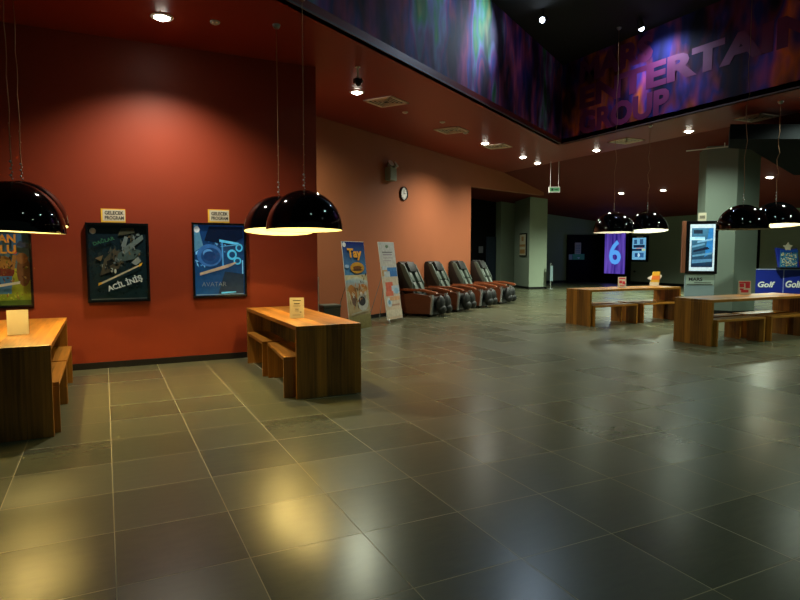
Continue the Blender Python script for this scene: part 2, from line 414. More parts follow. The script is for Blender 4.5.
# lintel end turned back to the pillar
# big pillar on the right
def col2(bm):
    prism(bm, [(13.50, 10.19), (13.84, 9.6), (14.44, 9.43), (14.66, 10.3), (13.95, 10.75)], 'Z', 0, ZC-.1)
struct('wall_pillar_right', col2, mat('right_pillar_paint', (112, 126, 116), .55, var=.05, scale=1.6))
struct('baseboard_pillar_right', lambda bm: prism(bm, [(13.485, 10.19), (13.83, 9.585), (14.455, 9.415), (14.675, 10.31), (13.95, 10.765)], 'Z', 0, .1), 'skirting')
# dark dropped bulkhead in front of the pillar
struct('ceiling_bulkhead', lambda bm: prism(bm, [(10.85, 7.72), (11.74, 8.38), (12.34, 8.30), (17.4, 10.4), (19.0, 9.4), (13.2, 6.54)], 'Z', 3.70, 3.98), mat('dark_bulkhead_paint', (14, 17, 20), .9, spec=.1))
struct('shadow_gap_strip', lambda bm: box(bm, 23.93, 15.55, 0, 23.99, 15.95, 3.2), 'blackpaint')  # black strip standing in for the dark shadow gap on the far wall

# ------------------------------------------------------------------ tables and benches
LT, WT, HT = 2.4, .72, .76
def make_table(label, loc, rotz, L=LT):
    t = thing('dining_table', label, 'table', loc, rotz, 'long wooden tables')
    # local: width along X (0..WT), length along Y (0..L)
    obj('tabletop', lambda bm: box(bm, 0, 0, HT-.045, WT, L, HT, .004), 'wood', t)
    for y in (0, L-.045): obj('end_panel', lambda bm: box(bm, 0.002, y, 0, WT-.002, y+.045, HT-.0455, .003), 'wood', t)
    return t
def make_bench(label, loc, rotz, L, group):
    t = thing('bench', label, 'bench', loc, rotz, group)
    obj('seat', lambda bm: box(bm, 0, 0, .395, .3, L, .43, .003), 'wood', t)
    for y in (0, L-.035): obj('leg_panel', lambda bm: box(bm, 0.001, y, 0, .299, y+.035, .3945, .002), 'wood', t)
    return t
# two by the red wall: length runs to the wall
make_table('wooden slab table under the middle pair of black dome lamps, beside the blue film poster', (1.74, 5.95, 0), 0)
make_bench('wooden bench on the left side of the middle table, nearer the viewer', (1.635, 6.065, 0), -math.radians(5.5), 1.13, 'benches of the middle table')
make_bench('wooden bench on the left side of the middle table, closer to the red wall', (1.70, 7.27, 0), -math.radians(1.5), 1.01, 'benches of the middle table')
make_table('wooden slab table cut by the left photo edge, with a blank white card', (-1.135, 5.6, 0), 0)
make_bench('wooden bench right of the leftmost table, nearer the viewer', (-.675, 5.72, 0), 0, 1.1, 'benches of the leftmost table')
make_bench('wooden bench right of the leftmost table, closer to the red wall', (-.675, 6.87, 0), 0, 1.05, 'benches of the leftmost table')
# two on the right: length runs along +X ; rotated so local Y -> world X, local X -> world -Y
def place_right(x, y, L, tl, bl):
    make_table(tl, (x, y+WT, 0), -PI/2, L)
    g = bl[0]
    make_bench(bl[1], (x+.07, y+.25, 0), -PI/2, 1.24, g)
    make_bench(bl[2], (x+1.47, y+.25, 0), -PI/2, 1.17, g)
    make_bench(bl[3], (x+.07, y+.68, 0), -PI/2, 1.24, g)
    make_bench(bl[4], (x+1.47, y+.68, 0), -PI/2, 1.17, g)
place_right(8.96, 9.33, 2.7, 'wooden slab table farther back on the right, with card and yellow box',
    ['benches of the far right table', 'wooden bench at the front left of the far right table', 'wooden bench at the front right of the far right table',
     'wooden bench behind the far right table, left one', 'wooden bench behind the far right table, right one'])
place_right(8.78, 6.43, 2.75, 'wooden slab table at the right edge of the photo with a red and white card',
    ['benches of the right edge table', 'wooden bench at the front left of the right edge table', 'wooden bench at the front right of the right edge table',
     'wooden bench behind the right edge table, left one', 'wooden bench behind the right edge table, right one'])

# ------------------------------------------------------------------ dome pendants
R = .42
def make_pendant(label, x, y, z, warm, energy, group, bulbm='bulb', sag=0, tilt=0, roll=0):
    t = thing('pendant_lamp', label, 'lamp', (x, y, z), 0, group)
    outer = [(R*math.cos(a), R*1.03*math.sin(a)) for a in [PI/2*i/20 for i in range(20)]]+[(.0, R*1.03)]
    inner = [(0, R*1.03-.012)]+[((R-.008)*math.cos(a), (R*1.03-.012)*math.sin(a)) for a in [PI/2*i/20 for i in range(19, -1, -1)]]
    obj('dome_shade', lambda bm: lathe(bm, [(R-.003, -.003)]+outer), 'domeout', t, True)
    obj('inner_shell', lambda bm: lathe(bm, inner+[(R-.003, -.004)]), 'domein', t, True)
    obj('bulb', lambda bm: ball(bm, (0, 0, .30), .045, (1, 1, 1.3)), bulbm, t, True)
    obj('socket', lambda bm: cyl(bm, (0, 0, .34), (0, 0, R*1.03-.01), .022), 'whiteplastic', t, True)
    # the shade hangs a little askew on its beads
    rt = (Matrix.Rotation(-math.radians(tilt), 4, Vector((.897, -.441, 0))) @ Matrix.Rotation(math.radians(roll), 4, Vector((.441, .897, 0))))
    off = Matrix.Translation((0, 0, R*1.03)) @ rt @ Matrix.Translation((0, 0, -R*1.03))
    for ch in list(t.children): ch.matrix_local = off
    top = ZC if y > 6.2 and x < 8 or x > 10.6 else ZV
    top = top - z
    n = 14
    pts = [(sag*math.sin(i*1.9)*math.sin(PI*i/n), sag*.5*math.cos(i*2.3)*math.sin(PI*i/n), .45+(top-.49)*i/n) for i in range(n+1)]
    def cord(bm):
        tube(bm, pts, .0045, 6)
        for q in range(5): ball(bm, (0.004*(-1)**q, 0, .60+q*.11), .008, u=6, v=4)
    obj('suspension_cable', cord, 'wire', t, True)
    obj('cable_beads', lambda bm: [ball(bm, (.006*(-1)**q, 0, .455+q*.03), .011 if q % 2 else .007, u=8, v=6) for q in range(6)], 'crystal', t, True)
    obj('ceiling_canopy', lambda bm: lathe(bm, [(0, top-.05), (.03, top-.045), (.045, top-.02), (.05, top)], 24), 'steel', t, True)
    if energy: light('bulb_glow', 'POINT', off @ Vector((0, 0, .24)), energy, warm, t, .025)
    return t
WARM = (1, .72, .22)
make_pendant('black dome pendant above the middle table, the nearer and right one of that pair', 2.0, 6.45, 1.765, WARM, 78, 'dome lamps over the middle table', tilt=1.5, roll=0)
make_pendant('black dome pendant above the middle table, the farther and left one of that pair', 1.96, 7.37, 1.775, WARM, 85, 'dome lamps over the middle table', tilt=5, roll=0)
make_pendant('black dome pendant at the left photo edge, the nearer lamp over the leftmost table', -.70, 6.26, 1.70, WARM, 105, 'dome lamps over the leftmost table', sag=.006, tilt=0.5, roll=2.5)
make_pendant('black dome pendant at the left photo edge, peeping out behind the near one', -.72, 7.2, 1.80, WARM, 115, 'dome lamps over the leftmost table', sag=.006, tilt=5, roll=0)
make_pendant('black dome pendant over the far right table, left of the pair', 9.78, 9.55, 1.96, (1, .93, .75), 25, 'dome lamps over the far right table', sag=.03, tilt=1, roll=0)
make_pendant('black dome pendant over the far right table with bright white underside, right of the pair', 10.63, 9.42, 2.0, (.95, 1, .85), 60, 'dome lamps over the far right table', sag=.03, tilt=4.5, roll=0)
make_pendant('black dome pendant in front of the big pillar with no light under it', 10.16, 6.92, 1.94, (1, .85, .55), 0, 'dome lamps over the right edge table', 'whiteplastic', sag=.03)
make_pendant('black dome pendant cut by the right photo edge with glowing cream underside', 11.1, 6.93, 2.02, (1, .85, .52), 60, 'dome lamps over the right edge table', sag=.03, tilt=4, roll=0)

# ------------------------------------------------------------------ downlights, vents, ceiling fittings
CW = (1, .97, .80)
def make_downlight(label, x, y, z, energy, col, group='round ceiling downlights', tilt=0, angle=150):
    t = thing('downlight', label, 'ceiling light', (x, y, z), 0, group)
    t.rotation_euler = (0, tilt, 0)
    obj('trim_ring', lambda bm: lathe(bm, [(.085, -.004), (.095, -.014), (.125, -.010), (.13, 0)], 32), 'ring', t, True)
    obj('lens', lambda bm: lathe(bm, [(0, -.042), (.045, -.036), (.075, -.02), (.088, -.006)], 32), 'lens', t, True)
    light('downlight_beam', 'SPOT', (0, 0, -.10), energy, col, t, .06, angle, .9)
    return t
make_downlight('round downlight above the posters, closest to the red wall', .70, 7.72, ZC, 480, (1, .93, .74), angle=128)
make_downlight('round downlight with the hanging camera just behind it', 3.97, 9.74, ZC, 320, (.95, 1, .72), angle=165)
make_downlight('round downlight above the massage chairs, between two square vents', 8.62, 12.72, ZC, 560, CW)
make_downlight('round downlight near the passage, left one of a close pair', 10.82, 14.05, ZC, 260, CW)
make_downlight('round downlight near the passage, right one of a close pair', 11.91, 14.75, ZC, 260, CW)
make_downlight('round downlight in the right soffit strip, farther one under the mural corner', 11.86, 12.26, ZC, 520, (.86, 1, .78))
make_downlight('round downlight in the right soffit strip, nearer one', 11.90, 9.47, ZC, 520, (.86, 1, .78))
sl = math.atan(1.026/12)
zs = lambda x: ZC-(x-12.3)*1.026/12
for lab, x, y in (('round downlight in the dark sloped soffit, leftmost of three', 17.65, 16.91), ('downlight in the dark sloped soffit, middle of three', 17.97, 15.27), ('downlight in the dark sloped soffit, right of the big pillar', 17.86, 11.37)):
    make_downlight(lab, x, y, zs(x)-.001, 1200, (.84, 1, .76), 'downlights in the sloped soffit', sl)

def make_vent(label, x, y, z, rotz, s=.3):
    t = thing('ceiling_vent', label, 'vent', (x, y, z), rotz, 'square ceiling vents')
    def fr(bm):
        for a, b in ((s, s*.80), ):
            for k in range(4):
                vs = box(bm, -a, -a, -.018, a, -b, 0, .003); bmesh.ops.rotate(bm, verts=vs, cent=(0,0,0), matrix=Matrix.Rotation(k*PI/2, 3, 'Z'))
    obj('frame', fr, 'vent', t)
    obj('duct_shade', lambda bm: box(bm, -s*.8, -s*.8, -.006, s*.8, s*.8, -.001), 'ventdark', t)  # flat dark sheet in place of the shaded hollow
    def sl_(bm):
        for q in range(3):
            a = s*(.66-.2*q)
            for k in range(4):
                vs = box(bm, -a, -a, -.016, a, -a+.022, -.008); bmesh.ops.rotate(bm, verts=vs, cent=(0,0,0), matrix=Matrix.Rotation(k*PI/2, 3, 'Z'))
    obj('louvre', sl_, 'vent', t)
    return t
make_vent('square ceiling vent nearest the red wall, beside the first downlight', 4.69, 10.10, ZC, UA)
make_vent('square ceiling vent over the first massage chair, middle of three in a row', 7.06, 11.75, ZC, UA)
make_vent('square ceiling vent beside the third downlight, farthest of three in a row', 9.15, 12.95, ZC, UA)
make_vent('square ceiling vent in the right soffit, between the pendant cables of the far pair', 11.55, 10.95, ZC, 0)
make_vent('square ceiling vent at the right edge of the photo above the dark bulkhead', 11.95, 7.95, ZC, 0)
for lab, x, y in (('small round smoke detector between the first two vents', 5.36, 10.67), ('small round smoke detector just before the middle vent', 6.45, 11.1),
                  ('small round smoke detector beyond the middle vent', 7.5, 11.85), ('small round smoke detector near the top left pendant canopy', 1.28, 7.6)):
    t = thing('smoke_detector', lab, 'detector', (x, y, ZC), 0, 'smoke detectors')
    obj('base', lambda bm: lathe(bm, [(0, -.022), (.055, -.018), (.06, 0)], 24), 'ring', t, True)
    obj('sensor', lambda bm: lathe(bm, [(0, -.034), (.028, -.032), (.032, -.018)], 20), 'ring', t, True)
# hanging camera
t = thing('security_camera', 'small black camera hanging from a short stem under the red ceiling', 'camera', (3.46, 8.45, ZC), 0)
obj('stem', lambda bm: (cyl(bm, (0,0,-.17), (0,0,0), .014), cyl(bm, (0,0,-.012), (0,0,0), .04)), 'ring', t, True)
obj('camera_body', lambda bm: (box(bm, -.06, -.05, -.24, .05, .05, -.17, .012), ball(bm, (.0, -.02, -.24), .045)), 'blackplastic', t, True)
obj('lens', lambda bm: cyl(bm, (.05, 0, -.2), (.075, 0, -.21), .024), 'steel', t, True)
# spots washing the murals
def mural_spot(label, p, target, energy, col, angle):
    t = thing('mural_spotlight', label, 'spotlight', p, 0, 'cold spotlights on the murals')
    d = (Vector(target)-Vector(p)).normalized()
    obj('bracket', lambda bm: cyl(bm, (0,0,0), (0,0,ZV-p[2]), .012), 'fixture', t, True)
    obj('housing', lambda bm: cyl(bm, -d*.12, d*.04, .055, .07), 'fixture', t, True)
    obj('lens', lambda bm: ball(bm, d*.045, .05), 'spotlens', t, True)
    light('spot_beam', 'SPOT', d*.12, energy, col, t, .04, angle, .9, d*2)
    return t
mural_spot('cold white spotlight at the top of the left mural beside the corner', (7.75, 9.5, 6.0), (4.4, 8.0, 4.6), 200, (.6, .78, 1), 95)
mural_spot('cold white spotlight above the lettering on the right mural', (9.8, 9.0, 6.05), (10.45, 8.9, 4.6), 100, (.6, .75, 1), 140)

# ------------------------------------------------------------------ mural lettering, in the wall's own plane
MR = (PI/2, 0, -PI/2)
mt_ = thing('mural_lettering', 'large magenta lettering reading MARS ENTERTAINMENT GROUP on the right mural', 'lettering', (10.445, 11.4, 4.35))
def ml(s, y0, z0, w, h, m): text('letter_line', s, 1, m, mt_, (0, y0, z0), MR, .0008, w, h, bold=.045)
ml('MARS', 0, 1.22, 2.15, .55, 'magenta'); ml('ENTERTAINMENT', 0, .63, 8.4, .52, 'magenta'); ml('GROUP', 0, .02, 2.6, .54, 'magenta')

# ------------------------------------------------------------------ posters on the red wall
def poster(label, x, z, w, h, items, m, group='framed film posters'):
    t = thing('film_poster', label, 'poster', (x, W, z), 0, group)
    f = .028; dd = .0002*len(items)
    def fr(bm):
        box(bm, 0, -.035-dd, 0, w, -.001, f, .004); box(bm, 0, -.035-dd, h-f, w, -.001, h, .004)
        box(bm, 0, -.035-dd, f, f, -.001, h-f, .004); box(bm, w-f, -.035-dd, f, w, -.001, h-f, .004)
    obj('frame', fr, 'frame', t)
    art('print', t, w-2*f, h-2*f, items, m, (f, -.012, f))
    return t
DK = (14, 26, 32)
def debris(n, x0, z0, x1, z1, w, cols, s0, s1, seed):
    rr = random.Random(seed); L = []
    for k in range(n):
        t = rr.random(); x = x0+(x1-x0)*t+rr.uniform(-w, w); z = z0+(z1-z0)*t+rr.uniform(-w, w); a = rr.uniform(0, PI); q = rr.uniform(s0, s1)
        L.append(('p', [(x+q*math.cos(a+o)*m_, z+q*math.sin(a+o)*m_) for o, m_ in ((0, 1), (1.9, rr.uniform(.3, .7)), (3.1, .9), (4.6, rr.uniform(.2, .5)))], rr.choice(cols)))
    return L
p = poster('framed dark teal film poster with wreckage and diagonal white title, middle of three', -.205, .872, .745, 1.03,
    [('r', 0, 0, 1, 1, grad((18, 40, 44), (16, 30, 40))), ('e', .08, .92, .055, .04, (206, 200, 196))]+
    debris(70, .3, .45, .82, .82, .12, [(20, 26, 26), (60, 66, 60), (96, 108, 108), (120, 134, 136), (84, 76, 56), (30, 44, 48)], .015, .06, 3)+[
     ('p', [(.18,.33),(.5,.42),(.6,.62),(.42,.68),(.26,.55)], (70, 66, 54)), ('p', [(.46,.50),(.78,.55),(.9,.66),(.66,.72),(.5,.62)], (66, 84, 84)),
     ('p', [(.62,.62),(.95,.82),(.93,.88),(.6,.7)], (96, 112, 112)), ('p', [(.2,.52),(.1,.56),(.24,.60)], (110, 96, 70)), ('p', [(.5,.86),(.8,.9),(.78,.97),(.56,.96)], (60, 62, 50)),
     ('p', [(.55,.72),(.62,.86),(.68,.84),(.63,.7)], (104, 118, 120)), ('e', .38, .40, .02, .03, (180, 190, 180)), ('e', .44, .385, .02, .03, (180, 190, 180)),
     ('p', [(.72,.5),(.84,.58),(.9,.52),(.8,.46)], (120, 132, 134)), ('p', [(.3,.44),(.44,.5),(.4,.56),(.3,.52)], (26, 28, 26)),*debris(45, .3, .48, .86, .72, .1, [(18, 24, 24), (70, 78, 74), (110, 122, 124), (24, 34, 38), (96, 84, 60)], .012, .04, 9),
     ('p', [(.16,.20),(.88,.455),(.9,.485),(.18,.235)], (186, 178, 150)), ('p', [(.14,.195),(.2,.215),(.2,.245),(.15,.23)], (220, 170, 50)), ('p', [(.84,.44),(.9,.46),(.92,.5),(.86,.48)], (220, 170, 50)),
     ('r', .02, .01, .98, .02, (92, 102, 100))], 'print')
text('title', 'ACİL İNİŞ', 1, 'silverletter', p, (.25, -.042, .12), (PI/2, -math.radians(19), 0), .0006, .44, .115, bold=.03)
text('upper_lettering', 'DAĞLAR', 1, 'greenletter', p, (.09, -.042, .735), (PI/2, -math.radians(18), 0), .0006, .26, .06, bold=.02)
BL = (30, 70, 120)
it = [('r', 0, 0, 1, 1, grad((18, 66, 112), (18, 50, 96))), *debris(50, .1, .5, .55, .75, .14, [(30, 90, 150), (60, 140, 200), (16, 50, 96), (100, 170, 220)], .01, .05, 5), ('p', [(.0,.62),(.18,.7),(.08,1),(0,1)], (70, 120, 150)), ('p', [(.2,.78),(.7,.72),(.98,.82),(.98,.98),(.3,.98)], (10, 22, 46)),
      ('e', .06, .935, .055, .045, (186, 196, 200)),
      ('e', .30, .57, .25, .16, (44, 96, 160)), ('e', .32, .56, .19, .12, (22, 62, 116)), ('e', .27, .6, .1, .06, (70, 130, 190)), ('e', .3, .56, .12, .07, (18, 50, 100)),
      ('e', .75, .58, .10, .075, (64, 176, 224)), ('e', .755, .58, .062, .045, (16, 60, 104)), ('e', .90, .68, .075, .06, (64, 176, 224)), ('e', .90, .68, .045, .035, (16, 60, 104)),
      ('e', .86, .49, .08, .055, (64, 176, 224)), ('e', .86, .49, .05, .03, (16, 60, 104)), ('p', [(.5,.76),(.88,.72),(.9,.75),(.5,.80)], (80, 180, 226)), ('p', [(.54,.76),(.57,.76),(.58,.42),(.55,.42)], (60, 140, 200)),
      ('p', [(.52,.69),(.9,.72),(.9,.735),(.52,.70)], (70, 150, 200)), ('r', .955, .28, .975, .5, (110, 190, 230)),
      ('p', [(.10,.285),(.68,.40),(.84,.46),(.82,.475),(.1,.325)], (150, 140, 120)),
      ('p', [(.45,.0),(.98,.0),(.98,.3),(.6,.34)], (24, 44, 62)), ('p', [(.52,.02),(.82,.035),(.82,.05),(.52,.045)], (90, 190, 230)), ('r', .02, .008, .98, .018, (100, 130, 150))]
p = poster('framed glowing blue film poster reading AVATAR, nearest the middle table', 1.09, .893, .735, 1.037, it, 'printlit')
text('title', 'AVATAR', 1, mat('dull_silver_letter', (120, 136, 144), .4), p, (.12, -.031, .155), (PI/2, 0, 0), .0006, .33, .06, bold=-.012)
# the film poster cut by the left edge
it = [('r', 0, 0, 1, 1, grad((120, 140, 60), (50, 100, 160))), ('p', [(0,.0),(1,.0),(1,.42),(.5,.5),(0,.44)], grad((96, 120, 30), (90,110,50))[:2]+[(170,170,50),(190,190,60),(150,150,60)]),
      ('e', .90, .42, .11, .19, (120, 82, 50)), ('e', .88, .58, .09, .07, (150, 104, 60)), ('e', .62, .42, .14, .10, (120, 56, 40)), ('e', .60, .53, .12, .08, (176, 128, 56)), ('e', .52, .6, .05, .035, (120, 80, 44)),
      ('p', [(.5,.14),(.7,.14),(.72,.36),(.5,.36)], (70, 120, 170)), ('p', [(.70,.44),(.76,.44),(.80,.62),(.74,.62)], (170, 120, 60)), ('e', .775, .66, .035, .03, (204, 96, 84)), ('e', .1, .4, .2, .2, (110, 90, 60)),
      *debris(70, .3, .3, .95, .5, .16, [(120, 80, 44), (170, 120, 60), (90, 60, 40), (190, 160, 90), (110, 120, 40)], .01, .035, 6), *debris(50, .1, .06, .95, .1, .06, [(70, 100, 30), (150, 160, 50), (120, 90, 50), (200, 180, 80)], .01, .03, 8), ('p', [(.3,.20),(.84,.265),(.84,.295),(.3,.235)], (214, 210, 190)), ('r', 0, 0, 1, .06, (60, 84, 34)), ('p', [(.8,.74),(.98,.7),(.99,.76),(.86,.8)], (60, 70, 90))]
p = poster('framed bright cartoon film poster with yellow title, cut by the left edge', -1.545, .845, .745, 1.045, it, 'print')
text('title', 'CAN', 1, 'gold', p, (.31, -.040, .79), (PI/2, 0, 0), .0008, .27, .105, bold=.03)
text('title', 'ULU', 1, 'gold', p, (.31, -.040, .66), (PI/2, 0, 0), .0008, .27, .105, bold=.03)

def notice(label, x, z, w, h):
    t = thing('paper_notice', label, 'notice', (x, W, z), 0, 'coming programme notices')
    obj('card', lambda bm: box(bm, 0, -.008, 0, w, -.001, h), 'yellowpaper', t)
    obj('sheet', lambda bm: box(bm, .022, -.010, .018, w-.006, -.0085, h-.012), 'paper', t)
    for k, s in enumerate(('GELECEK', 'PROGRAM')):
        text('lettering', s, 1, 'ink', t, (.045, -.0115, .098-.064*k), (PI/2, 0, 0), .0004, w-.065, .048, bold=.03)
notice('yellow edged paper notice reading GELECEK PROGRAM above the dark teal poster', -.02, 1.912, .29, .175)
notice('yellow edged paper notice reading GELECEK PROGRAM above the blue poster', 1.315, 1.94, .29, .18)

# ------------------------------------------------------------------ cards on tables
def tent(label, x, y, w, h, rotz, lines, m='paper', cat='card'):
    t = thing('table_card', label, cat, (x, y, HT+.0005), rotz, 'cards standing on the tables')
    obj('card', lambda bm: prism(bm, [(-.03, 0), (-.027, 0), (0, h-.004), (.027, 0), (.03, 0), (.0, h)], 'X', -w/2, w/2), m, t)
    def ln(bm):
        th = math.atan(.03/h)
        for (z, a, b, hh) in lines:
            vs = box(bm, a*w, -.0012, 0, b*w, -.0002, hh)
            bmesh.ops.transform(bm, matrix=Matrix.Translation((0, -.03*(1-z), z*h)) @ Matrix.Rotation(-th, 4, 'X'), verts=vs)
    if lines: obj('print', ln, 'ink' if m == 'paper' and 'red' not in label else 'red', t)
    return t
tent('printed white menu card standing on the middle table', 1.99, 6.76, .165, .235, -.29, [(.84, -.28, .28, .008), (.68, -.2, .2, .010), (.58, -.25, .25, .004), (.42, -.12, .12, .006), (.34, -.15, .12, .004), (.27, .2, .32, .008), (.14, -.3, .25, .004)])
tent('blank white card standing on the leftmost table', -.735, 6.50, .17, .225, .05, [])
tent('white card with red print on the far right table', 10.31, 9.78, .17, .23, -.62, [(.80, -.4, .4, .03), (.4, -.36, -.02, .06), (.3, .04, .38, .07), (.12, -.3, .3, .02)])
tent('white card with red print on the right edge table', 10.53, 7.08, .21, .25, -.62, [(.82, -.45, .45, .03), (.52, -.42, -.05, .07), (.32, -.4, -.1, .03), (.46, .05, .42, .09), (.14, -.3, .3, .05)])
t = thing('snack_box', 'yellow and orange cut-out box with white wings on the far right table', 'box', (11.42, 9.86, HT+.0005), -.75)
obj('base', lambda bm: box(bm, -.10, -.05, 0, .09, .05, .09, .004), 'paper', t)
obj('carton', lambda bm: prism(bm, [(-.085, .09), (.095, .09), (.11, .33), (-.04, .33)], 'Y', -.04, .04), 'yellowpaper', t)
obj('label_band', lambda bm: prism(bm, [(-.07, .15), (.105, .15), (.11, .24), (-.055, .24)], 'Y', -.044, -.0405), 'orange', t)
obj('wing', lambda bm: (prism(bm, [(-.075, .13), (-.16, .18), (-.05, .25)], 'Y', -.01, .0), prism(bm, [(.108, .15), (.15, .22), (.14, .27), (.11, .25)], 'Y', -.01, .0)), 'white', t)

# ------------------------------------------------------------------ standees
def standee(label, pl, pr, h, lean, items, group=None, legs=False):
    pl, pr = Vector(pl), Vector(pr); w = (pr-pl).length; rz = math.atan2(pr.y-pl.y, pr.x-pl.x)
    t = thing('display_stand', label, 'stand', (pl.x, pl.y, 0), rz, 'leaning film and price displays')
    z0 = .07 if legs else .0
    a = math.atan(lean/h)
    b = obj('panel', lambda bm: box(bm, 0, 0, z0, w, .012, h, .003), 'whiteplastic', t); b.rotation_euler = (-a, 0, 0)
    art('print', b, w-.01, h-z0-.01, items, 'print', (.005, -.0015, z0+.005))
    def st(bm):
        tube(bm, [(w*.5, lean*.8+.02, h*.78), (w*.15, lean+.32, .012)], .008); tube(bm, [(w*.5, lean*.8+.02, h*.78), (w*.85, lean+.32, .012)], .008)
        if legs: tube(bm, [(.04, .012+z0*.1, z0+.02), (0.0, -.05, .01)], .009); tube(bm, [(w-.04, .012+z0*.1, z0+.02), (w, -.05, .01)], .009)
    obj('strut', st, 'chrome', t, True)
    return t, b, w
s, b, w = standee('tall cardboard film stand reading Tay with blue sky and tan animals', (4.26, 10.86, 0), (4.90, 11.27, 0), 1.76, .20,
    [('r', 0, .5, 1, 1, grad((90, 150, 200), (18, 26, 110))), ('r', 0, .16, 1, .62, grad((176, 150, 112), (210, 196, 160))), ('r', 0, 0, 1, .16, grad((120, 108, 60), (140, 128, 84))),
     ('e', .09, .965, .075, .028, (220, 220, 226)), ('p', [(0,.44),(0,.56),(.5,.60),(1,.54),(1,.44)], [(190,150,90),(150,180,200),(220,214,190),(190,200,200),(200,150,90)]),
     ('e', .22, .46, .14, .05, (190, 124, 60)), ('e', .75, .46, .2, .05, (190, 118, 58)), ('e', .3, .40, .16, .09, (180, 116, 64)), ('e', .3, .33, .10, .06, (120, 90, 80)), ('e', .72, .42, .18, .06, (200, 150, 100)),
     ('e', .7, .30, .24, .10, (196, 190, 182)), ('e', .66, .315, .16, .055, (60, 54, 60)), *debris(60, .15, .3, .9, .5, .12, [(190, 120, 60), (120, 80, 50), (220, 180, 130), (90, 70, 60), (230, 220, 200)], .01, .045, 4), ('e', .62, .4, .05, .025, (214, 200, 190)), ('e', .82, .4, .05, .025, (214, 200, 190)),
     ('p', [(.1,.17),(.9,.2),(.9,.215),(.1,.185)], (180, 170, 150)), ('e', .1, .72, .1, .02, (150, 180, 220)), ('e', .56, .70, .32, .065, (206, 146, 50)), ('e', .56, .70, .2, .022, (120, 70, 30)), ('e', .56, .675, .24, .012, (90, 56, 30))])
text('title', 'Tay', 1, 'gold', b, (.13, -.020, 1.38), (PI/2, 0, 0), .002, .48, .24, bold=.035)
s, b, w = standee('narrow white price banner on little legs between the film stand and massage chairs', (5.46, 11.70, 0), (6.02, 12.08, 0), 1.78, .25,
    [('r', 0, 0, 1, 1, grad((216, 190, 160), (196, 200, 204))), ('r', .18, .865, .82, .875, (60, 60, 64)), ('r', .2, .83, .8, .845, (160, 150, 160)), ('r', .2, .79, .8, .8, (170, 160, 168)), ('r', .2, .755, .7, .765, (170, 160, 168)),
     ('r', .0, .56, .5, .68, (196, 160, 120)), ('r', .05, .64, .5, .69, (190, 200, 210)), ('r', .36, .60, .98, .67, (80, 130, 190)), ('r', .14, .55, .6, .62, (196, 204, 210)), ('r', .5, .55, .98, .62, (70, 120, 184)),
     ('r', .0, .44, .98, .54, (206, 190, 170)), ('r', .14, .36, .6, .48, (214, 110, 90)), ('r', .5, .33, .98, .43, (190, 204, 216)), ('e', .8, .36, .15, .04, (150, 184, 210)), ('r', .1, .30, .58, .36, (220, 120, 96)),
     ('e', .26, .22, .17, .06, (206, 214, 220)), ('e', .26, .22, .08, .03, (120, 160, 190)), ('r', .3, .24, .96, .29, (224, 170, 130)), ('r', .4, .17, .9, .19, (190, 150, 130)), ('r', .0, .03, 1, .12, (214, 200, 176)), ('e', .5, .945, .1, .02, (120, 140, 120))], legs=True)

# small bin by the wall edge
t = thing('waste_bin', 'grey plastic bin on the floor behind the middle table', 'bin', (3.45, 9.75, 0))
obj('body', lambda bm: prism(bm, [(-.13, 0), (.13, 0), (.155, .58), (-.155, .58)], 'Y', -.13, .13, .012), 'bin', t)
obj('lid', lambda bm: box(bm, -.165, -.14, .582, .165, .14, .64, .02), 'bin', t)

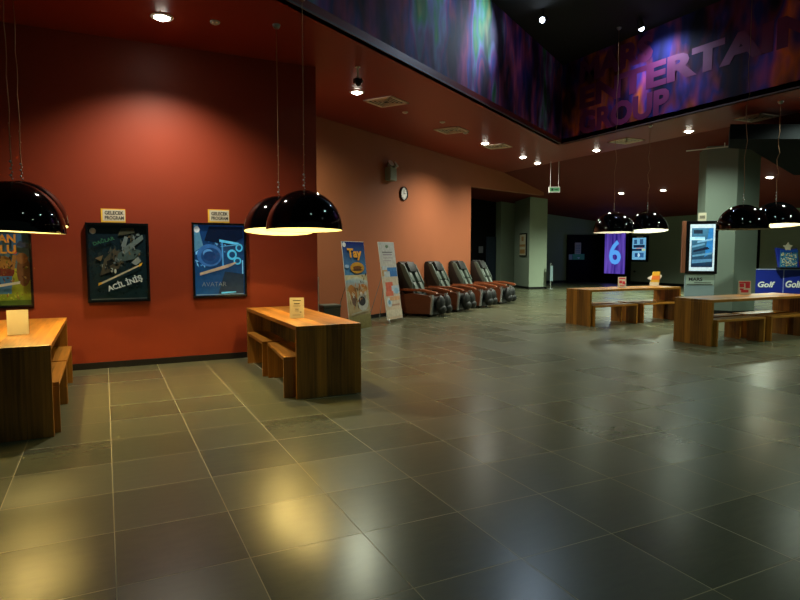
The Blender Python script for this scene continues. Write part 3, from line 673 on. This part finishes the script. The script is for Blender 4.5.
# ------------------------------------------------------------------ massage chairs
def make_massage_chair(label):
    t = thing('massage_chair', label, 'chair', (0, 0, 0), 0, 'massage chairs along the terracotta wall')
    # local: faces -Y
    side = [(-.43, .07), (.30, .05), (.42, .22), (.42, .5), (.1, .56), (-.38, .50), (-.46, .42)]
    for s in (-1, 1):
        x0, x1 = (-.40, -.325) if s < 0 else (.325, .40)
        obj('side_panel', lambda bm: prism(bm, side, 'X', x0, x1, .008), 'chairwood', t)
        arm = [(-.60, .565), (-.57, .60), (-.2, .665), (.42, .66), (.42, .61), (-.2, .60), (-.56, .53)]
        obj('armrest', lambda bm: prism(bm, arm, 'X', x0-.025*(s < 0)-.0, x1+.025*(s > 0), .012), 'armwood', t, True)
        obj('front_trim', lambda bm: prism(bm, [(-.475, .42), (-.44, .06), (-.40, .06), (-.432, .42), (-.40, .53), (-.46, .53)], 'X', x0-.006, x1+.006, .006), 'chrome', t)
        # calf pads hang in front of the seat
        cx = s*.155
        def pad(bm):
            ball(bm, (cx, -.56, .29), .15, (.93, .72, 1.5), 20, 14)
            ball(bm, (cx, -.60, .18), .12, (1.0, .9, 1.0), 18, 12)
        obj('calf_pad', pad, 'leather', t, True)
    obj('base_frame', lambda bm: (box(bm, -.324, -.40, .03, .324, .40, .26, .02), [cyl(bm, (sx, sy, 0), (sx, sy, .05), .03) for sx in (-.25, .25) for sy in (-.33, .33)]), 'blackplastic', t)
    obj('seat', lambda bm: box(bm, -.32, -.44, .262, .32, .30, .46, .06), 'leather', t, True)
    # backrest: reclined padded shell, built upright and tilted
    br = obj('backrest', lambda bm: prism(bm, [(-.08,-.05), (.12, -.05), (.26, .30), (.26, .72), (.16, .93), (.0, .97), (-.07, .88), (-.04, .5)], 'X', -.29, .29, .045), 'leather', t, True)
    br.location = (0, .12, .46); br.rotation_euler = (-math.radians(27), 0, 0)
    c = obj('back_cushion', lambda bm: [box(bm, x-.075, -.12, z0, x+.075, -.03, z1, .035) for x in (-.14, .14) for z0, z1 in ((.05, .34), (.35, .62))], 'leathergrey', br, True)
    c2 = obj('head_cushion', lambda bm: (box(bm, -.17, -.16, .60, .17, -.05, .88, .045)), 'leather', br, True)
    c3 = obj('side_wing', lambda bm: [prism(bm, [(-.13, .3), (-.02, .1), (.02, .5), (0, .9), (-.12, .82)], 'X', sx-.022, sx+.022, .015) for sx in (-.27, .27)], 'leathergrey', br, True)
    return t
spots = [((6.92, 12.41), 'brown and black massage chair right beside the white banner, nearest of four'),
         ((8.11, 13.15), 'brown and black massage chair, second from the white banner'),
         ((9.30, 13.88), 'brown and black massage chair, third from the white banner'),
         ((10.55, 14.66), 'brown and black massage chair beside the dark passage, farthest of four')]
mc = None
for (fx, fy), lab in spots:
    # the measured floor point is the front corner of the left side panel
    p = Vector((fx, fy, 0)) + U*.40 - N*.43
    if mc is None:
        mc = make_massage_chair(lab); mc.location = p; mc.rotation_euler = (0, 0, UA)
    else: dup(mc, p, UA, lab)

# ------------------------------------------------------------------ clock and emergency light on the terracotta wall
def onwall(t, z, d=0):
    p = OA+U*t+N*d; return (p.x, p.y, z)
def tfor(x): return (x-OA.x)/U.x
t = thing('wall_clock', 'round wall clock with black rim on the terracotta wall', 'clock', onwall(tfor(6.74), 3.0), UA)
obj('rim', lambda bm: [bmesh.ops.transform(bm, matrix=Matrix.Rotation(PI/2, 4, 'X'), verts=(lathe(bm, [(.14, .03), (.15, .045), (.17, .045), (.178, .03), (.178, .001)], 40), bm.verts)[1])], 'blackplastic', t, True)
obj('dial', lambda bm: cyl(bm, (0, -.002, 0), (0, -.028, 0), .148, seg=40), 'whiteplastic', t)
obj('hand', lambda bm: (box(bm, -.006, -.032, -.02, .006, -.029, .10), box(bm, -.02, -.032, -.006, .075, -.029, .006)), 'ink', t)
for k in range(12): obj('hour_mark', lambda bm: bmesh.ops.rotate(bm, verts=box(bm, -.005, -.0305, .105, .005, -.0285, .13), cent=(0,0,0), matrix=Matrix.Rotation(k*PI/6, 3, 'Y')), 'ink', t)
t = thing('emergency_light', 'grey twin head emergency light box high on the terracotta wall', 'light', onwall(tfor(6.16), 3.24), UA)
obj('housing', lambda bm: box(bm, -.14, -.16, 0, .14, -.001, .31, .012), mat('grey_green_enamel', (128, 138, 112), .45), t)
for s in (-1, 1):
    h = obj('lamp_head', lambda bm: (cyl(bm, (s*.1, -.07, .34), (s*.12, -.16, .40), .05, .085, 20), cyl(bm, (s*.1, -.07, .30), (s*.1, -.07, .35), .015)), 'chrome', t, True)
    obj('lens', lambda bm: cyl(bm, (s*.12, -.161, .4007), (s*.121, -.166, .404), .078, seg=20), 'whiteplastic', h, True)
# conduit on the wall step
tag(obj('wall_conduit', lambda bm: cyl(bm, (2.925, W+.06, 0), (2.925, W+.06, 1.15), .010), 'ring'), 'thin pale conduit on the corner where the red wall steps back', 'conduit')

# exit sign hung by two rods
t = thing('exit_sign', 'green exit sign hanging from two thin rods at the end of the lintel', 'sign', (12.2, 14.3, 3.34), -math.radians(27))
obj('sign_case', lambda bm: box(bm, -.17, -.025, 0, .17, .025, .17, .01), 'whiteplastic', t)
obj('sign_face', lambda bm: box(bm, -.145, -.029, .03, .145, -.0255, .14), 'exitgreen', t)
obj('pictogram', lambda bm: (box(bm, -.10, -.031, .05, -.04, -.0295, .12), prism(bm, [(-.01, .075), (.06, .075), (.06, .055), (.10, .085), (.06, .115), (.06, .095), (-.01, .095)], 'Y', -.031, -.0295)), 'ink', t)
for x in (-.12, .12): obj('rod', lambda bm: cyl(bm, (x, 0, .165), (x, 0, ZC-3.34), .006, seg=8), 'ring', t)

# notices in the passage and on the black doors
t = thing('framed_notice', 'framed cream notice with orange band on the shaded pillar side by the passage', 'notice', (16.48, 21.25, 1.40), math.atan2(20.55-22.35, 16.42-16.95))
t.rotation_euler = (0, 0, math.atan2(-(22.4-20.6), -(16.85-16.28)))
obj('frame', lambda bm: box(bm, -.42, -.05, 0, .42, -.012, 1.0, .005), 'frame', t)
obj('sheet', lambda bm: box(bm, -.37, -.056, .05, .37, -.051, .95), mat('cream_sheet', (206, 196, 164), .5), t)
obj('printed_band', lambda bm: (box(bm, -.34, -.059, .42, .34, -.0565, .52), box(bm, -.12, -.059, .66, .12, -.0565, .86), box(bm, -.3, -.059, .12, .3, -.0565, .30)), mat('ochre_print', (176, 130, 70), .5), t)
tag(obj('wall_plaque', lambda bm: box(bm, 15.5, 23.26, 1.55, 15.72, 23.298, 1.85, .004), mat('dim_grey_plaque', (110, 110, 116), .5)), 'small grey plaque on the black passage wall left of the navy door', 'plaque')
t = thing('paper_notice', 'white paper notice on the black doors left of the number 6 screen', 'notice', (22.30, 24.45, 1.50))
obj('sheet', lambda bm: box(bm, 0, -.02, 0, .42, -.002, .6), 'paper', t)
obj('lettering', lambda bm: [box(bm, .05, -.024, .08+.09*k, .36, -.021, .12+.09*k) for k in range(5)], 'kioskgrey', t)
t = thing('door_sign', 'green and white sign strip on the black doors under the paper notice', 'sign', (22.05, 24.45, 1.20))
obj('green_plate', lambda bm: box(bm, .12, -.02, .0, .92, -.002, .30, .004), mat('green_sign', (84, 190, 110), .4), t)
obj('arrow', lambda bm: prism(bm, [(.42, .12), (.62, .12), (.52, .04)], 'Y', -.024, -.0205), 'white', t)
obj('white_plate', lambda bm: box(bm, -.15, -.02, .0, .09, -.002, .28, .004), mat('pale_blue_plate', (170, 184, 196), .4), t)
# small sign stand at the pillar foot
t = thing('rope_post', 'thin silver post standing at the right foot of the pale pillar', 'post', (17.10, 20.18, 0))
obj('base', lambda bm: cyl(bm, (0,0,0), (0,0,.03), .11, seg=24), 'chrome', t)
obj('post', lambda bm: cyl(bm, (0,0,.03), (0,0,1.1), .022), 'chrome', t, True)
obj('placard', lambda bm: box(bm, -.05, -.03, .35, .10, -.023, 1.0, .003), 'kioskgrey', t)

# ------------------------------------------------------------------ wall screens: local X runs along -Y so they face -X
def wall_screen(label, ytop, z0, w, h, group='lit screens on the far wall'):
    t = thing('wall_screen', label, 'screen', (23.86 if ytop > 22.2 else 24, ytop, z0), -PI/2, group)
    obj('frame', lambda bm: box(bm, 0, -.10, 0, w, -.002, h, .012), 'frame', t)
    return t
t = wall_screen('tall violet lit screen showing a light blue number 6', 23.88, .38, 1.66, 2.3)
obj('screen', lambda bm: box(bm, .10, -.104, .10, 1.50, -.1005, 2.2), 'six', t)
text('digit', '6', 1, 'bluescreen6', t, (.42, -.108, .58), (PI/2, 0, 0), .001, .80, 1.25, bold=.02)
t = wall_screen('small lit blue poster screen right of the number 6 screen', 22.15, 1.12, 1.02, 1.27)
for_b = [('r', 0, 0, 1, 1, (110, 176, 214)), ('r', .08, .55, .92, .68, (20, 40, 70)), ('r', .12, .72, .34, .92, (40, 80, 120)), ('r', .55, .7, .8, .94, (50, 90, 130)), ('r', 0, .40, .7, .5, (16, 36, 66)), ('r', .2, .12, .42, .3, (30, 70, 120)), ('r', .5, .1, .86, .32, (50, 100, 150)),
         ('p', [(.3,.5),(.8,.52),(.8,.55),(.3,.53)], (200, 130, 120)), ('r', .72, .4, .96, .5, (180, 200, 160)), ('p', [(.4,.2),(.5,.32),(.6,.2),(.5,.1)], (180, 220, 240))]
art('screen_image', t, .84, 1.08, for_b, 'screen', (.09, -.103, .10))
obj('title_strip', lambda bm: box(bm, .35, -.108, 1.19, .75, -.1005, 1.25), 'vent', t)
tag(obj('junction_box', lambda bm: cyl(bm, (23.999, 21.95, .62), (23.95, 21.95, .62), .05), 'blackplastic'), 'small round black box on the far wall below the small lit screen', 'box')

# ------------------------------------------------------------------ advert totem
t = thing('advert_totem', 'freestanding advert totem with a lit blue screen and MARS lettering before the pillar', 'totem', (12.76, 9.72, 0), -math.radians(42))
TW = .72
obj('foot', lambda bm: box(bm, -TW/2-.04, -.2, 0, TW/2+.04, .2, .04, .006), 'steel', t)
obj('lower_panel', lambda bm: box(bm, -TW/2+.04, -.05, .04, TW/2-.04, .05, 1.03, .005), 'kioskgrey', t)
obj('text_plate', lambda bm: box(bm, -TW/2+.06, -.055, .76, TW/2-.05, -.0505, 1.01, .002), mat('mint_plate', (150, 170, 160), .4), t)
text('lettering', 'MARS', 1, 'ink', t, (-TW/2+.12, -.058, .86), (PI/2, 0, 0), .001, .30, .08, bold=.03)
obj('small_print', lambda bm: (box(bm, -.12, -.058, .81, .25, -.0555, .825), box(bm, -.28, -.058, .77, .28, -.0555, .785)), 'ink', t)
obj('screen_case', lambda bm: box(bm, -TW/2+.03, -.09, 1.03, TW/2, .07, 2.28, .01), 'frame', t)
obj('side_panel', lambda bm: box(bm, -TW/2-.05, -.09, 1.05, -TW/2+.028, .07, 2.28, .01), 'kioskbrown', t)
sc = [('r', 0, 0, 1, 1, (176, 196, 206)), ('r', .07, .08, .93, .92, grad((16, 34, 60), (60, 110, 140))), ('p', [(.6,.3),(.93,.4),(.93,.92),(.75,.9)], (40, 110, 170)), ('r', .14, .80, .5, .88, (30, 44, 60)),
      ('p', [(.1,.5),(.6,.56),(.6,.60),(.1,.54)], (90, 140, 170)), ('p', [(.15,.4),(.8,.47),(.7,.52),(.15,.44)], (20, 30, 50)), ('p', [(.12,.3),(.9,.36),(.9,.40),(.12,.34)], (80, 130, 160)), ('p', [(.1,.16),(.9,.2),(.9,.26),(.1,.24)], (70, 116, 150)), ('p', [(.3,.6),(.9,.66),(.9,.7),(.3,.64)], (110, 160, 190)),
      ('r', -.08, .66, .60, .73, (170, 214, 230)), ('r', .2, .70, .6, .72, (120, 180, 210))]
sc[9] = ('r', .0, .66, .60, .73, (170, 214, 230))
art('screen_image', t, .54, 1.10, sc, 'screen', (-.25, -.092, 1.10))
n = thing('paper_notice', 'white paper notice taped to the top of the advert totem', 'notice', (12.72, 9.69, 2.281), -math.radians(42))
obj('sheet', lambda bm: box(bm, -.075, -.03, 0, .10, -.025, .19), 'paper', n)
obj('lettering', lambda bm: (box(bm, -.045, -.033, .10, .07, -.0305, .12), box(bm, -.045, -.033, .06, .07, -.0305, .08)), 'ink', n)

# ------------------------------------------------------------------ blue counter with display
cx, cy = 21.1, 12.95
t = thing('ice_cream_counter', 'royal blue counter marked Golf behind the right edge table', 'counter', (21.12, 12.80, 0), -math.radians(33))
obj('body', lambda bm: (prism(bm, [(-1.02, .1), (0, 0), (.94, -.15), (.94, .55), (-1.02, .6)], 'Z', .12, .95, .01)), 'golfblue', t)
obj('counter_top', lambda bm: prism(bm, [(-1.04, .08), (0, -.02), (.96, -.17), (.96, .57), (-1.04, .62)], 'Z', .951, .975, .004), mat('blue_grey_edge', (150, 160, 200), .4), t)
obj('plinth', lambda bm: prism(bm, [(-.98, .15), (0, .06), (.9, -.08), (.9, .5), (-.98, .55)], 'Z', 0, .12), 'blackpaint', t)
obj('corner_trim', lambda bm: box(bm, -.012, -.012, .12, .012, .02, .95), mat('pale_corner_trim', (150, 160, 210), .4), t)
text('logo', 'Golf', 1, 'white', t, (-.80, .085-.02, .34), (PI/2, 0, -math.atan2(.1, 1.02)), .003, .54, .20, bold=.03, shear=.2)
text('logo', 'Golf', 1, 'white', t, (.06, -.026, .34), (PI/2, 0, -math.atan2(.15, .94)), .003, .50, .24, bold=.03, shear=.2)
d = thing('product_display', 'blue and cream patterned display rack with star topper on the blue counter', 'display', (21.05, 12.62, .976), -math.radians(33))
obj('base', lambda bm: box(bm, -.33, -.12, 0, .38, .12, .07, .006), 'blackplastic', d)
DI = [('r', 0, 0, 1, 1, (66, 130, 170))]
for k in range(120):
    x, z = random.uniform(.03, .93), random.uniform(.03, .82); s = random.uniform(.025, .06)
    c = random.choice([(214, 214, 180), (196, 206, 190), (40, 90, 150), (220, 190, 110), (230, 230, 220), (40, 60, 90)])
    DI.append(('p', [(x, z), (x+s*1.4, z+s*.4), (x+s, z+s*1.5), (x-s*.3, z+s)], c))
DI += [('r', 0, .86, 1, 1, (36, 80, 170))]
obj('rack', lambda bm: prism(bm, [(-.30, .07), (.34, .07), (.24, .72), (.05, .68), (-.18, .70), (-.43, .74)], 'Y', -.05, .08, .004), 'golfblue', d)
art('pattern', d, .56, .58, DI, 'print', (-.30, -.054, .08))
st = []
for k in range(10):
    r = .17 if k % 2 == 0 else .085
    st.append((-.06+r*math.sin(k*PI/5), .76+r*math.cos(k*PI/5)))
obj('star_topper', lambda bm: prism(bm, st, 'Y', -.06, -.02, .004), 'paper', d)
b = thing('leather_ball', 'brown ball on the blue counter at the right edge of the photo', 'ball', (21.50, 12.34, .976))
obj('ball_shell', lambda bm: ball(bm, (0, 0, .19), .19, u=24, v=16), 'ball', b, True)
obj('ball_seam', lambda bm: [cyl(bm, (.192*math.cos(a), .192*math.sin(a), .19), (.192*math.cos(a+.27), .192*math.sin(a+.27), .19), .004, seg=6) for a in [i*.2618 for i in range(24)]], 'ink', b)

# thin fluorescent tube hanging at the top of the pillar
t = thing('tube_light', 'thin pale tube fixed aslant at the top of the big pillar', 'tube', (13.1, 9.7, 4.03), 0)
obj('tube', lambda bm: cyl(bm, (-.45, .42, -.06), (.25, -.25, .0), .012), 'ring', t, True)
obj('clip', lambda bm: (cyl(bm, (.15, -.15, 0), (.15, -.15, .09), .01),), 'ring', t)

# ------------------------------------------------------------------ unseen soffit lights, and fill lamps added in the void
for k, (x, y, lab) in enumerate(((11.88, 6.6, 'round downlight in the right soffit strip, just beyond the right photo edge'), (11.88, 3.8, 'round downlight in the right soffit strip, second beyond the photo edge'),
                           )):
    make_downlight(lab, x, y, ZC, 300, (.85, 1, .78))
for (x, y, lab) in ((2.5, 1.5, 'cold unseen fill lamp added in the dark void over the viewer'), (6.5, 4.5, 'cold unseen fill lamp added in the dark void over the open floor'), (7.5, .0, 'cold unseen fill lamp added in the dark void, right rear')):
    make_downlight(lab, x, y, ZV, 45 if x < 4 else 130, (.62, 1, .82), 'fill lamps added in the void')  # unseen lamps added in the void to lift the general light

for (x, y, lab) in ((15.0, 19.8, 'round downlight in the passage hidden behind the lintel, before the pale pillar'), (13.2, 20.6, 'round downlight deep in the passage behind the lintel')):
    make_downlight(lab, x, y, ZC, 300, (.88, 1, .84), 'downlights of the passage')

# ------------------------------------------------------------------ world, camera, colour
w = bpy.data.worlds.new('World'); bpy.context.scene.world = w; w.use_nodes = True
w.node_tree.nodes['Background'].inputs[0].default_value = (.5, .8, .68, 1)
w.node_tree.nodes['Background'].inputs[1].default_value = .05
cd = bpy.data.cameras.new('camera'); cam = bpy.data.objects.new('camera', cd); C.objects.link(cam)
cam.location = (0, 0, 1.5); cam.rotation_euler = (PI/2-math.atan(46/600), 0, -math.radians(26.192)); cd.lens = 27; cd.sensor_width = 36; cd.clip_end = 200
sc_ = bpy.context.scene; sc_.camera = cam
vs_ = sc_.view_settings; vs_.view_transform = 'Standard'; vs_.look = 'None'; vs_.exposure = 0; vs_.gamma = 1; vs_.use_curve_mapping = False
